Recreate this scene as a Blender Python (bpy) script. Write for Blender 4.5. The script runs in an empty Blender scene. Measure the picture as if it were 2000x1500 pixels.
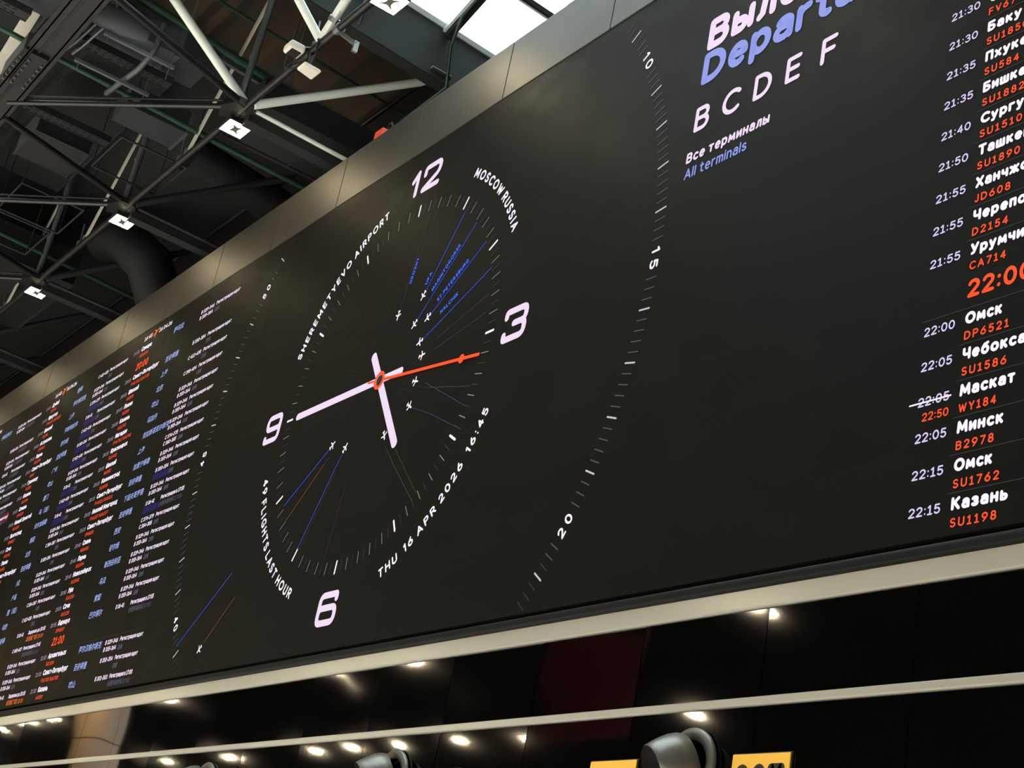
import bpy, bmesh, math, random
from mathutils import Vector, Matrix
random.seed(7)
S = 1.6                       # metres per board unit (one unit = radius of the clock's tick ring)
ZC = 1.6 + 2.93511 * S        # height of the clock centre above the hall floor
COL = bpy.context.scene.collection
def U(x, y, z): return Vector((x * S, y * S, z * S + ZC))

# ------------------------------------------------------------------ camera, sky, exposure
sc = bpy.context.scene
cam = bpy.data.cameras.new('camera'); camo = bpy.data.objects.new('camera', cam); COL.objects.link(camo)
cam.sensor_fit = 'HORIZONTAL'; cam.sensor_width = 36.0; cam.lens = 3026.21 / 2000 * 36.0
cam.clip_start = 0.1; cam.clip_end = 300
right, down, fwd = ((0.57008229, 0.80140756, 0.18097543), (-0.22266524, 0.36273908, -0.90489809), (-0.79083903, 0.47556944, 0.38523673))
M = Matrix([[right[i], -down[i], -fwd[i], 0] for i in range(3)] + [[0, 0, 0, 1]])
M.translation = U(6.62231581, -3.20915618, -2.93511041)
camo.matrix_world = M
sc.camera = camo
world = bpy.data.worlds.new('sky'); sc.world = world; world.use_nodes = True
bg = world.node_tree.nodes['Background']; bg.inputs[0].default_value = (0.84, 0.97, 1.0, 1); bg.inputs[1].default_value = 8.0
vs = sc.view_settings; vs.view_transform = 'Standard'; vs.look = 'None'; vs.exposure = 0; vs.gamma = 1; vs.use_curve_mapping = False
sc.cycles.use_denoising = True
sc.cycles.max_bounces = 8; sc.cycles.diffuse_bounces = 4; sc.cycles.glossy_bounces = 4; sc.cycles.transparent_max_bounces = 8
sc.cycles.sample_clamp_indirect = 4.0; sc.cycles.caustics_reflective = False; sc.cycles.caustics_refractive = False
LAMP_NEAR, LAMP_FILL, LAMP_FAR, SPOT_W = 122.0, 30.0, 900.0, 5600.0

# ------------------------------------------------------------------ materials
def lin(c): return c / 12.92 if c <= 0.04045 else ((c + 0.055) / 1.055) ** 2.4
def rgb(h): return tuple(lin(int(h[i:i + 2], 16) / 255) for i in (0, 2, 4)) + (1,)
MATS = {}
def mat(name, color, rough=0.6, metal=0.0, noise=0.0, nscale=3.0, bump=0.0, coat=0.0, spec=0.5, stretch=(1, 1, 1)):
    if name in MATS: return MATS[name]
    m = bpy.data.materials.new(name); m.use_nodes = True; MATS[name] = m
    nt = m.node_tree; b = nt.nodes['Principled BSDF']
    b.inputs['Base Color'].default_value = rgb(color); b.inputs['Roughness'].default_value = rough
    b.inputs['Metallic'].default_value = metal; b.inputs['Coat Weight'].default_value = coat
    b.inputs['Specular IOR Level'].default_value = spec
    if noise or bump:
        tc = nt.nodes.new('ShaderNodeTexCoord'); mp = nt.nodes.new('ShaderNodeMapping'); mp.inputs['Scale'].default_value = stretch
        nz = nt.nodes.new('ShaderNodeTexNoise'); nz.inputs['Scale'].default_value = nscale; nz.inputs['Detail'].default_value = 5
        nt.links.new(tc.outputs['Object'], mp.inputs[0]); nt.links.new(mp.outputs[0], nz.inputs['Vector'])
        if noise:
            mx = nt.nodes.new('ShaderNodeMix'); mx.data_type = 'RGBA'
            c = rgb(color)
            mx.inputs['A'].default_value = tuple(v * (1 - noise) for v in c[:3]) + (1,)
            mx.inputs['B'].default_value = tuple(min(1, v * (1 + noise)) for v in c[:3]) + (1,)
            nt.links.new(nz.outputs['Fac'], mx.inputs['Factor']); nt.links.new(mx.outputs['Result'], b.inputs['Base Color'])
        if bump:
            bp = nt.nodes.new('ShaderNodeBump'); bp.inputs['Strength'].default_value = bump; bp.inputs['Distance'].default_value = 0.02
            nt.links.new(nz.outputs['Fac'], bp.inputs['Height']); nt.links.new(bp.outputs[0], b.inputs['Normal'])
    return m
def emit(name, hexc, strength=1.0, sampled=False):
    if name in MATS: return MATS[name]
    m = bpy.data.materials.new(name); m.use_nodes = True; MATS[name] = m
    b = m.node_tree.nodes['Principled BSDF']
    b.inputs['Base Color'].default_value = (0.0065, 0.007, 0.006, 1); b.inputs['Roughness'].default_value = 0.55; b.inputs['Specular IOR Level'].default_value = 0.04
    b.inputs['Emission Color'].default_value = rgb(hexc); b.inputs['Emission Strength'].default_value = strength
    m.cycles.emission_sampling = 'FRONT' if sampled else 'NONE'
    return m
def screen_material():
    m = bpy.data.materials.new('led_screen_black'); m.use_nodes = True; nt = m.node_tree; b = nt.nodes['Principled BSDF']
    tc = nt.nodes.new('ShaderNodeTexCoord'); mp = nt.nodes.new('ShaderNodeMapping')
    mp.inputs['Rotation'].default_value = (math.pi / 2, 0, 0)
    br = nt.nodes.new('ShaderNodeTexBrick'); br.inputs['Scale'].default_value = 1.0
    br.inputs['Brick Width'].default_value = 0.32; br.inputs['Row Height'].default_value = 0.16; br.inputs['Mortar Size'].default_value = 0.0
    br.inputs['Color1'].default_value = (0.0, 0.0, 0.0, 1); br.inputs['Color2'].default_value = (1, 1, 1, 1)
    br.offset = 0.0
    nt.links.new(tc.outputs['Object'], mp.inputs[0]); nt.links.new(mp.outputs[0], br.inputs['Vector'])
    mr = nt.nodes.new('ShaderNodeMapRange'); mr.inputs['To Min'].default_value = 0.5; mr.inputs['To Max'].default_value = 0.56
    nt.links.new(br.outputs['Color'], mr.inputs['Value']); nt.links.new(mr.outputs[0], b.inputs['Roughness'])
    mx = nt.nodes.new('ShaderNodeMix'); mx.data_type = 'RGBA'
    mx.inputs['A'].default_value = (0.0048, 0.0053, 0.0044, 1); mx.inputs['B'].default_value = (0.0058, 0.0063, 0.0053, 1)
    nt.links.new(br.outputs['Color'], mx.inputs['Factor']); nt.links.new(mx.outputs['Result'], b.inputs['Base Color'])
    b.inputs['Specular IOR Level'].default_value = 0.04
    return m
def deck_material():
    m = bpy.data.materials.new('brown_deck_boards'); m.use_nodes = True; nt = m.node_tree; b = nt.nodes['Principled BSDF']
    tc = nt.nodes.new('ShaderNodeTexCoord'); sp = nt.nodes.new('ShaderNodeSeparateXYZ'); nt.links.new(tc.outputs['Object'], sp.inputs[0])
    mu = nt.nodes.new('ShaderNodeMath'); mu.operation = 'MULTIPLY'; mu.inputs[1].default_value = 9.0; nt.links.new(sp.outputs['Y'], mu.inputs[0])
    fl = nt.nodes.new('ShaderNodeMath'); fl.operation = 'FLOOR'; nt.links.new(mu.outputs[0], fl.inputs[0])
    wn = nt.nodes.new('ShaderNodeTexWhiteNoise'); wn.noise_dimensions = '1D'; nt.links.new(fl.outputs[0], wn.inputs['W'])
    rp = nt.nodes.new('ShaderNodeValToRGB'); rp.color_ramp.elements[0].color = rgb('130d06'); rp.color_ramp.elements[1].color = rgb('3c2d19')
    nt.links.new(wn.outputs['Value'], rp.inputs[0]); nt.links.new(rp.outputs[0], b.inputs['Base Color']); b.inputs['Roughness'].default_value = 0.8
    return m
def glass_material():
    m = bpy.data.materials.new('skylight_glass'); m.use_nodes = True; nt = m.node_tree
    for n in list(nt.nodes):
        if n.type == 'BSDF_PRINCIPLED': nt.nodes.remove(n)
    out = [n for n in nt.nodes if n.type == 'OUTPUT_MATERIAL'][0]
    tr = nt.nodes.new('ShaderNodeBsdfTransparent'); tr.inputs[0].default_value = (0.93, 0.97, 0.97, 1)
    gl = nt.nodes.new('ShaderNodeBsdfGlossy'); gl.inputs['Roughness'].default_value = 0.02
    fr = nt.nodes.new('ShaderNodeFresnel'); fr.inputs['IOR'].default_value = 1.4
    mx = nt.nodes.new('ShaderNodeMixShader')
    nt.links.new(fr.outputs[0], mx.inputs[0]); nt.links.new(tr.outputs[0], mx.inputs[1]); nt.links.new(gl.outputs[0], mx.inputs[2])
    nt.links.new(mx.outputs[0], out.inputs[0]); return m

LED_W = emit('led_white', 'fdeeff', 1.1); LED_PINK = emit('led_pinkish_white', 'f3ddf6', 1.0)
LED_RED = emit('led_red', 'ff5228', 1.05); LED_BLUE = emit('led_lilac_blue', '8f9be6', 1.0); LED_CJK = emit('led_pale_blue', '9fb4f2', 1.0)
LED_TIME = emit('led_lilac', 'dccbf7', 1.0); LED_TIMED = emit('led_dim_lilac', 'a996b4', 0.9)
LED_TAG = emit('led_grey_blue', '6a6a80', 1.0); LED_NAVY = emit('led_navy', '17105c', 0.85); LED_GREY = emit('led_dim_grey', '383634', 1.0)
LED_GREY2 = emit('led_faint_grey', '211f1d', 1.0); LED_TICK = emit('led_tick_grey', '8d8780', 1.0); LED_TICKB = emit('led_tick_pale', 'cfc3c8', 1.0)
LED_TRAIL = emit('led_trail_blue', '2f4fe0', 1.0); LED_TRAILD = emit('led_trail_dim_blue', '2b3358', 1.0)
LED_TRAILO = emit('led_trail_orange', '8a4a34', 1.0); LED_TRAILOD = emit('led_trail_dim_orange', '46342a', 1.0)
LED_LABEL = emit('led_label_blue', '3a74ff', 1.0); LED_ORANGE = emit('led_orange', 'f07030', 1.0); LED_MAROON = emit('led_maroon', '4a1c22', 1.0)
LED_CRIMSON = emit('led_crimson', 'ff2a55', 1.0); LED_LINE = emit('led_rule', '31302f', 1.0)
BLACK = mat('black_steel_paint', '0b0b0d', 0.45); BLACKM = mat('matt_black_paint', '050506', 0.8); DUCTBLK = mat('mottled_black_duct', '060607', 0.6, noise=0.4, nscale=2)  # the last is a randomly mottled near-black for ducts and boxes
WHITE = mat('white_gloss_paint', 'e9efe9', 0.35, noise=0.05); GALV = mat('galvanised_steel', '50575a', 0.42, metal=0.55, noise=0.25, nscale=4)
GREYP = mat('grey_conduit', '62696c', 0.4, metal=0.5); GREEN = mat('green_pipe_paint', '1a3a2b', 0.4, noise=0.1); CHAR = mat('charcoal_panel', '373f42', 0.7, noise=0.08, nscale=2)
FASCIA = mat('satin_grey_fascia', '3c3b37', 0.5, metal=0.55, noise=0.3, nscale=1.6, bump=0.04, stretch=(0.5, 1, 1.6)); PLASTIC = mat('white_plastic', 'd8d2c8', 0.5); ORANGE = mat('orange_red_casing', 'd8452c', 0.5)
GLOSS = mat('black_gloss_panel', '030303', 0.035, spec=0.45); STRIP = mat('cream_lacquer', '9a988d', 0.2, noise=0.03)
RAIL = mat('blue_black_rail', '07090b', 0.6, spec=0.15); YELLOW = mat('yellow_plate', 'e6b03c', 0.5); INK = mat('black_ink', '0c0c0c', 0.6)
NOZ = mat('grey_metal_nozzle', '6f6e69', 0.38, metal=0.6); HOLE = mat('dark_opening', '030303', 0.9); CONC = mat('hall_floor_stone', 'cfcbc2', 0.55, noise=0.05)
DARKW = mat('dark_hall_wall', '24242a', 0.7); COLUMN = mat('beige_column_cladding', 'd8c6b8', 0.35); REDB = mat('red_fabric', '640d15', 0.7)
LAMPF = emit('floodlight_face', 'ffe9ba', LAMP_NEAR, True); LAMPH = emit('fill_lamp_face', 'fff3e2', LAMP_FILL, True); LAMPQ = emit('far_lamp_face', 'ffe9c0', LAMP_FAR, True)
CHIP = mat('grey_led_chip_shield', '56564a', 0.6); SCREEN = screen_material(); DECK = deck_material(); GLASS = glass_material()
FRAMEW = mat('white_skylight_frame', 'cfd8d8', 0.4)

# ------------------------------------------------------------------ object helpers
ORG = {}
def tag(o, label=None, cat=None, group=None, kind=None):
    if label: o['label'] = label
    if cat: o['category'] = cat
    if group: o['group'] = group
    if kind: o['kind'] = kind
    return o
def empty(name, loc, parent=None):
    o = bpy.data.objects.new(name, None); COL.objects.link(o); o.empty_display_size = 0.1
    base = ORG[parent.name] if parent else Vector((0, 0, 0))
    o.location = Vector(loc) - base
    if parent: o.parent = parent
    ORG[o.name] = Vector(loc); return o
class MB:
    def __init__(s): s.v = []; s.f = []; s.smooth = []
    def add(s, vs, fs, smooth=False):
        n = len(s.v); s.v += [tuple(v) for v in vs]; s.f += [tuple(i + n for i in f) for f in fs]; s.smooth += [smooth] * len(fs)
    def quad(s, a, b, c, d): s.add([a, b, c, d], [(0, 1, 2, 3)])
    def box(s, lo, hi):
        x0, y0, z0 = lo; x1, y1, z1 = hi
        s.add([(x0, y0, z0), (x1, y0, z0), (x1, y1, z0), (x0, y1, z0), (x0, y0, z1), (x1, y0, z1), (x1, y1, z1), (x0, y1, z1)],
              [(0, 3, 2, 1), (4, 5, 6, 7), (0, 1, 5, 4), (1, 2, 6, 5), (2, 3, 7, 6), (3, 0, 4, 7)])
    def ubox(s, lo, hi): s.box(U(*lo), U(*hi))
    def bar(s, a, b, w, h, up=(0, 0, 1)):
        a = Vector(a); b = Vector(b); d = (b - a).normalized(); up = Vector(up)
        if abs(d.dot(up)) > 0.98: up = Vector((0, 1, 0))
        x = d.cross(up).normalized(); y = x.cross(d).normalized()
        vs = [p + x * (w / 2) * i + y * (h / 2) * j for p in (a, b) for i, j in ((-1, -1), (1, -1), (1, 1), (-1, 1))]
        s.add(vs, [(0, 1, 2, 3), (7, 6, 5, 4), (0, 4, 5, 1), (1, 5, 6, 2), (2, 6, 7, 3), (3, 7, 4, 0)])
    def tube(s, pts, r, n=12, caps=True):
        pts = [Vector(p) for p in pts]; rings = []
        rs = r if isinstance(r, (list, tuple)) else [r] * len(pts)
        ref = None
        for i, p in enumerate(pts):
            d = ((pts[i] - pts[i - 1]).normalized() if i else Vector()) + ((pts[i + 1] - pts[i]).normalized() if i < len(pts) - 1 else Vector())
            d.normalize()
            if ref is None: ref = Vector((0, 0, 1)) if abs(d.z) < 0.9 else Vector((0, 1, 0))
            x = d.cross(ref).normalized(); y = x.cross(d).normalized(); ref = y
            rings.append([p + (x * math.cos(t) + y * math.sin(t)) * rs[i] for t in [2 * math.pi * k / n for k in range(n)]])
        vs = [v for ring in rings for v in ring]; fs = []
        for i in range(len(pts) - 1):
            for k in range(n): fs.append((i * n + k, i * n + (k + 1) % n, (i + 1) * n + (k + 1) % n, (i + 1) * n + k))
        s.add(vs, fs, True)
        if caps: s.add(rings[0], [tuple(range(n - 1, -1, -1))]); s.add(rings[-1], [tuple(range(n))])
    def lathe(s, org, axis, prof, n=32):
        axis = Vector(axis).normalized(); ref = Vector((0, 0, 1)) if abs(axis.z) < 0.9 else Vector((0, 1, 0))
        x = axis.cross(ref).normalized(); y = axis.cross(x); vs = []; fs = []
        for h, r in prof:
            vs += [Vector(org) + axis * h + (x * math.cos(t) + y * math.sin(t)) * r for t in [2 * math.pi * k / n for k in range(n)]]
        for i in range(len(prof) - 1):
            for k in range(n): fs.append((i * n + k, (i + 1) * n + k, (i + 1) * n + (k + 1) % n, i * n + (k + 1) % n))
        s.add(vs, fs, True)
    def build(s, name, m, parent=None, org=None):
        base = ORG[parent.name] if parent else Vector((0, 0, 0))
        if org is None:
            org = base if parent else Vector(s.v[0])
        org = Vector(org)
        me = bpy.data.meshes.new(name); me.from_pydata([Vector(v) - org for v in s.v], [], s.f)
        me.polygons.foreach_set('use_smooth', s.smooth); me.materials.append(m); me.update()
        o = bpy.data.objects.new(name, me); COL.objects.link(o); o.location = org - base
        if parent: o.parent = parent
        ORG[o.name] = org; return o
def bevel(o, w, seg=2):
    b = o.modifiers.new('bevel', 'BEVEL'); b.width = w; b.segments = seg; b.limit_method = 'ANGLE'; return o
def fix_normals(o):
    bm = bmesh.new(); bm.from_mesh(o.data); bmesh.ops.recalc_face_normals(bm, faces=bm.faces); bm.to_mesh(o.data); bm.free(); return o

# ------------------------------------------------------------------ stroke lettering
RAW = {
'A': (.7, '0,0 .35,1 .7,0;.12,.32 .58,.32'), 'B': (.57, '0,0 0,1 .33,1 @.33,.77,.2,.23,90,-90 0,.54;.33,.54 @.33,.27,.24,.27,90,-90 0,0'),
'C': (.68, '@.42,.5,.42,.5,48,312'), 'D': (.66, '0,0 0,1 .22,1 @.22,.5,.44,.5,90,-90 0,0'), 'E': (.5, '.5,1 0,1 0,0 .5,0;0,.52 .45,.52'),
'F': (.5, '.5,1 0,1 0,0;0,.5 .44,.5'), 'G': (.75, '@.42,.5,.42,.5,48,318 .75,.46 .46,.46'), 'H': (.6, '0,0 0,1;.6,0 .6,1;0,.52 .6,.52'),
'I': (.0, '0,0 0,1'), 'J': (.38, '.38,1 .38,.28 @.19,.25,.19,.25,0,-160'), 'K': (.56, '0,0 0,1;.54,1 0,.42;.18,.6 .56,0'), 'L': (.46, '0,1 0,0 .46,0'),
'M': (.78, '0,0 .05,1 .39,.22 .73,1 .78,0'), 'N': (.6, '0,0 0,1 .6,0 .6,1'), 'O': (.82, '@.41,.5,.41,.5,0,360'),
'P': (.54, '0,0 0,1 .3,1 @.3,.73,.24,.27,90,-90 0,.46'), 'R': (.56, '0,0 0,1 .3,1 @.3,.74,.24,.26,90,-90 0,.48;.28,.48 .56,0'),
'S': (.54, '@.27,.75,.24,.25,32,270 @.27,.25,.27,.25,90,-150'), 'T': (.6, '0,1 .6,1;.3,1 .3,0'), 'U': (.6, '0,1 0,.3 @.3,.3,.3,.3,180,360 .6,1'),
'V': (.64, '0,1 .32,0 .64,1'), 'W': (.92, '0,1 .23,0 .46,.85 .69,0 .92,1'), 'X': (.58, '0,1 .58,0;.58,1 0,0'), 'Y': (.6, '0,1 .3,.45 .6,1;.3,.45 .3,0'),
'Z': (.56, '0,1 .56,1 0,0 .56,0'),
'0': (.58, '@.29,.5,.29,.5,0,360'), '1': (.4, '.02,.82 .22,1 .22,0;0,0 .42,0'), '¹': (.2, '0,.8 .2,1 .2,0'), '2': (.54, '@.27,.72,.26,.28,165,-38 0,0 .54,0'),
'3': (.5, '@.24,.76,.23,.24,150,-90 @.24,.26,.27,.26,90,-150'), '4': (.58, '.42,0 .42,1 0,.28 .58,.28'), '5': (.52, '.48,1 .08,1 .04,.55 @.25,.31,.27,.31,125,-150'),
'6': (.56, '@.28,.3,.28,.3,0,360;.42,1 .1,.58 .01,.36'), '7': (.54, '0,1 .54,1 .18,0'), '8': (.54, '@.27,.76,.22,.24,0,360;@.27,.26,.27,.26,0,360'),
'9': (.56, '@.28,.7,.28,.3,0,360;.14,0 .46,.42 .55,.64'), ':': (.06, '.03,.7 .03,.73;.03,.12 .03,.15'), '.': (.02, '.01,0 .01,.03'), '-': (.28, '0,.42 .28,.42'),
'!': (.02, '.01,.32 .01,1;.01,0 .01,.03'), ',': (.04, '.04,.03 0,-.12'),
'а': (.47, '@.25,.5,.22,.22,150,0 .47,0;.47,.42 .2,.42 @.2,.21,.2,.21,90,270 .3,0 .47,.15'), 'б': (.54, '.5,1.02 .2,.9 .03,.6 0,.36 @.27,.34,.27,.34,180,540'),
'в': (.47, '0,0 0,.72 .26,.72 @.26,.55,.17,.17,90,-90 0,.38;.26,.38 @.28,.19,.19,.19,90,-90 0,0'), 'г': (.38, '0,0 0,.72 .38,.72'),
'д': (.58, '0,-.18 0,0 .58,0 .58,-.18;.06,0 .17,.72 .47,.72 .47,0'), 'е': (.52, '.03,.38 .52,.38 @.27,.36,.25,.36,2,308'),
'ж': (.72, '.36,0 .36,.72;0,.72 .3,.38 0,0;.72,.72 .42,.38 .72,0;.3,.38 .42,.38'), 'з': (.42, '@.2,.54,.2,.18,150,-90 @.2,.18,.22,.18,90,-150'),
'и': (.46, '0,.72 0,0 .46,.72 .46,0'), 'й': (.46, '0,.72 0,0 .46,.72 .46,0;.1,1 .23,.92 .36,1'), 'к': (.44, '0,0 0,.72;.42,.72 0,.32;.15,.44 .44,0'),
'л': (.46, '0,0 .1,.1 .16,.72 .46,.72 .46,0'), 'м': (.66, '0,0 .06,.72 .33,.15 .6,.72 .66,0'), 'н': (.46, '0,0 0,.72;.46,0 .46,.72;0,.38 .46,.38'),
'о': (.56, '@.28,.36,.28,.36,0,360'), 'п': (.44, '0,0 0,.72 .44,.72 .44,0'), 'р': (.52, '0,-.25 0,.72;@.26,.36,.26,.36,0,360'), 'с': (.46, '@.28,.36,.27,.36,48,312'),
'т': (.46, '0,.72 .46,.72;.23,.72 .23,0'), 'у': (.48, '0,.72 .24,.02;.48,.72 .16,-.24 .02,-.24'), 'ф': (.64, '@.32,.36,.32,.34,0,360;.32,1 .32,-.25'),
'х': (.46, '0,.72 .46,0;.46,.72 0,0'), 'ц': (.5, '0,.72 0,0 .5,0 .5,-.18;.44,0 .44,.72'), 'ч': (.44, '0,.72 0,.46 @.18,.46,.18,.15,180,270 .44,.33;.44,.72 .44,0'),
'ш': (.68, '0,.72 0,0 .68,0 .68,.72;.34,0 .34,.72'), 'ь': (.42, '0,.72 0,0 .22,0 @.22,.21,.2,.21,-90,90 0,.42'), 'ы': (.6, '0,.72 0,0 .2,0 @.2,.21,.19,.21,-90,90 0,.42;.6,0 .6,.72'),
'ю': (.7, '0,0 0,.72;0,.36 .2,.36;@.45,.36,.25,.36,0,360'), 'э': (.46, '@.2,.36,.26,.36,132,-132;.1,.36 .44,.36'), 'щ': (.74, '0,.72 0,0 .74,0 .74,-.18;.34,0 .34,.72;.68,0 .68,.72'),
'я': (.44, '.44,0 .44,.72 .2,.72 @.2,.53,.19,.19,90,270 .44,.34;.22,.34 0,0'),
'Б': (.54, '.5,1 0,1 0,0 .26,0 @.26,.28,.28,.28,-90,90 0,.56'), 'Г': (.48, '.48,1 0,1 0,0'), 'Д': (.72, '0,-.15 0,0 .72,0 .72,-.15;.08,0 .2,1 .6,1 .6,0'),
'З': (.5, '@.24,.76,.23,.24,150,-90 @.24,.26,.27,.26,90,-150'), 'И': (.6, '0,1 0,0 .6,1 .6,0'), 'П': (.56, '0,0 0,1 .56,1 .56,0'), 'У': (.58, '0,1 .28,.34;.58,1 .22,.08 .04,0'),
'Ч': (.54, '0,1 0,.6 @.22,.6,.22,.2,180,270 .54,.43;.54,1 .54,0'), 'Ш': (.8, '0,1 0,0 .8,0 .8,1;.4,0 .4,1'), 'Ф': (.8, '@.4,.52,.4,.36,0,360;.4,1 .4,0'),
'r': (.3, '0,0 0,.72;0,.42 @.27,.42,.27,.3,180,85'), 't': (.38, '.16,.98 .16,.2 @.34,.2,.18,.2,180,285;0,.72 .38,.72'), 'u': (.44, '0,.72 0,.24 @.22,.24,.22,.24,180,360 .44,.72;.44,.24 .44,0'),
's': (.4, '@.2,.54,.18,.18,30,270 @.2,.18,.2,.18,90,-150'), 'l': (.0, '0,0 0,1'), 'm': (.68, '0,0 0,.72;0,.5 @.17,.5,.17,.22,180,0 .34,0;.34,.5 @.51,.5,.17,.22,180,0 .68,0'),
'i': (.0, '0,0 0,.72;0,.95 0,.98'), 'n': (.44, '0,0 0,.72;0,.48 @.22,.48,.22,.24,180,0 .44,0'),
}
for a, b in zip('АВЕКМНОРСТХpaeo', 'ABEKMHOPCTXраео'): RAW[a] = RAW[b]
NSEG = 24
def parse(spec):
    out = []
    for st in spec.split(';'):
        pts = []
        for tok in st.split():
            if tok[0] == '@':
                cx, cy, rx, ry, a0, a1 = map(float, tok[1:].split(','))
                n = max(3, int(abs(a1 - a0) / 360 * NSEG + .5))
                for k in range(n + 1):
                    t = math.radians(a0 + (a1 - a0) * k / n); pts.append((cx + rx * math.cos(t), cy + ry * math.sin(t)))
            else: pts.append(tuple(map(float, tok.split(','))))
        q = [pts[0]]
        for p in pts[1:]:
            if math.dist(p, q[-1]) > 1e-4: q.append(p)
        out.append(q)
    return out
GLYPH = {k: (w, parse(s)) for k, (w, s) in RAW.items()}
def ribbon(pts, th, cap_n=4):
    """polygons (2-D) for a polyline stroked with round joins and ends"""
    h = th / 2; polys = []; n = len(pts)
    closed = n > 3 and math.dist(pts[0], pts[-1]) < 1e-6
    dirs = []
    for i in range(n - 1):
        dx, dy = pts[i + 1][0] - pts[i][0], pts[i + 1][1] - pts[i][1]; l = math.hypot(dx, dy) or 1e-9; dirs.append((dx / l, dy / l))
    def joint(i):
        if 0 < i < n - 1: a, b = dirs[i - 1], dirs[i]
        elif closed: a, b = dirs[-1], dirs[0]
        else: return None
        c = a[0] * b[0] + a[1] * b[1]
        if c < 0.55: return None
        mx, my = -(a[1] + b[1]), a[0] + b[0]; l = math.hypot(mx, my); k = h / (l / 2) / l
        return (mx * k, my * k)
    J = [joint(i) for i in range(n)]
    for i in range(n - 1):
        nx, ny = -dirs[i][1] * h, dirs[i][0] * h
        a = J[i] or (nx, ny); b = J[i + 1] or (nx, ny); p, q = pts[i], pts[i + 1]
        polys.append([(p[0] - a[0], p[1] - a[1]), (q[0] - b[0], q[1] - b[1]), (q[0] + b[0], q[1] + b[1]), (p[0] + a[0], p[1] + a[1])])
    for i in range(n):
        if J[i] is None and not (closed and i == n - 1):
            N = cap_n * 2
            polys.append([(pts[i][0] + h * math.cos(2 * math.pi * k / N), pts[i][1] + h * math.sin(2 * math.pi * k / N)) for k in range(N)])
    return polys
FY = -0.0015
def flat(mb, polys, place, y=FY):
    for p in polys:
        mb.add([(lambda q: (q[0] * S, y * S, q[1] * S + ZC))(place(*c)) for c in p], [tuple(range(len(p)))])
def natural(s, t, track):
    w = 0
    for ch in s: w += (0.36 if ch == ' ' else GLYPH[ch][0] + t + track)
    return w - track
def text(mb, s, place, cap, t=.13, width=None, track=.14, y=FY, capn=4):
    """letters as flat strokes; place maps (along, up) in board units to board coordinates"""
    nw = natural(s, t, track); sx = cap if width is None else width / nw; cur = 0
    for ch in s:
        if ch == ' ': cur += .36; continue
        w, sts = GLYPH[ch]
        for st in sts:
            pts = [((cur + t / 2 + a) * sx, (t / 2 + b * (1 - t)) * cap) for a, b in st]
            flat(mb, ribbon(pts, t * cap, capn), place, y)
        cur += w + t + track
    return nw * sx
def at(x, z): return lambda a, b: (x + a, z + b)
def ring(a0, r, sign=1, inward=False):
    """along the dial: clock angle a0 in degrees"""
    def f(a, b):
        ang = math.radians(a0) + sign * a / r; rr = r - b if inward else r + b
        return (rr * math.sin(ang), rr * math.cos(ang))
    return f
def radial(x, z, deg):
    c, s_ = math.sin(math.radians(deg)), math.cos(math.radians(deg))
    return lambda a, b: (x + a * c - b * s_, z + a * s_ + b * c)
CJKC = {}
def cjk(s):
    if s not in CJKC:
        c = bpy.data.curves.new('t', 'FONT'); c.body = s; c.size = 1.0; c.resolution_u = 2; c.offset = 0.012
        o = bpy.data.objects.new('t', c); COL.objects.link(o); bpy.context.view_layer.update()
        me = bpy.data.meshes.new_from_object(o.evaluated_get(bpy.context.evaluated_depsgraph_get()))
        CJKC[s] = ([tuple(v.co) for v in me.vertices], [tuple(p.vertices) for p in me.polygons])
        bpy.data.objects.remove(o); bpy.data.curves.remove(c); bpy.data.meshes.remove(me)
    return CJKC[s]
def cjk_text(mb, s, x, z, h, width):
    vs, fs = cjk(s)
    if not vs: return
    x0 = min(v[0] for v in vs); x1 = max(v[0] for v in vs); z0 = min(v[1] for v in vs); z1 = max(v[1] for v in vs)
    mb.add([((x + (v[0] - x0) / (x1 - x0) * width) * S, FY * S, (z + (v[1] - z0) / (z1 - z0) * h) * S + ZC) for v in vs], fs)
def rect(mb, x0, z0, x1, z1, y=FY):
    mb.add([(a * S, y * S, b * S + ZC) for a, b in ((x0, z0), (x1, z0), (x1, z1), (x0, z1))], [(0, 1, 2, 3)])
def line(mb, a, b, w, y=FY): flat(mb, ribbon([a, b], w, 3), lambda p, q: (p, q), y)
def rounded(pts, r, closed=False):
    out = []; n = len(pts)
    for i, p in enumerate(pts):
        if not closed and i in (0, n - 1): out.append(p); continue
        a, b = pts[i - 1], pts[(i + 1) % n]
        la, lb = math.dist(a, p), math.dist(b, p); ra = min(r, la / 2, lb / 2)
        s = (p[0] + (a[0] - p[0]) * ra / la, p[1] + (a[1] - p[1]) * ra / la); e = (p[0] + (b[0] - p[0]) * ra / lb, p[1] + (b[1] - p[1]) * ra / lb)
        for k in range(7):
            t = k / 6; out.append(((1 - t) ** 2 * s[0] + 2 * t * (1 - t) * p[0] + t * t * e[0], (1 - t) ** 2 * s[1] + 2 * t * (1 - t) * p[1] + t * t * e[1]))
    if closed: out.append(out[0])
    return out

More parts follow.
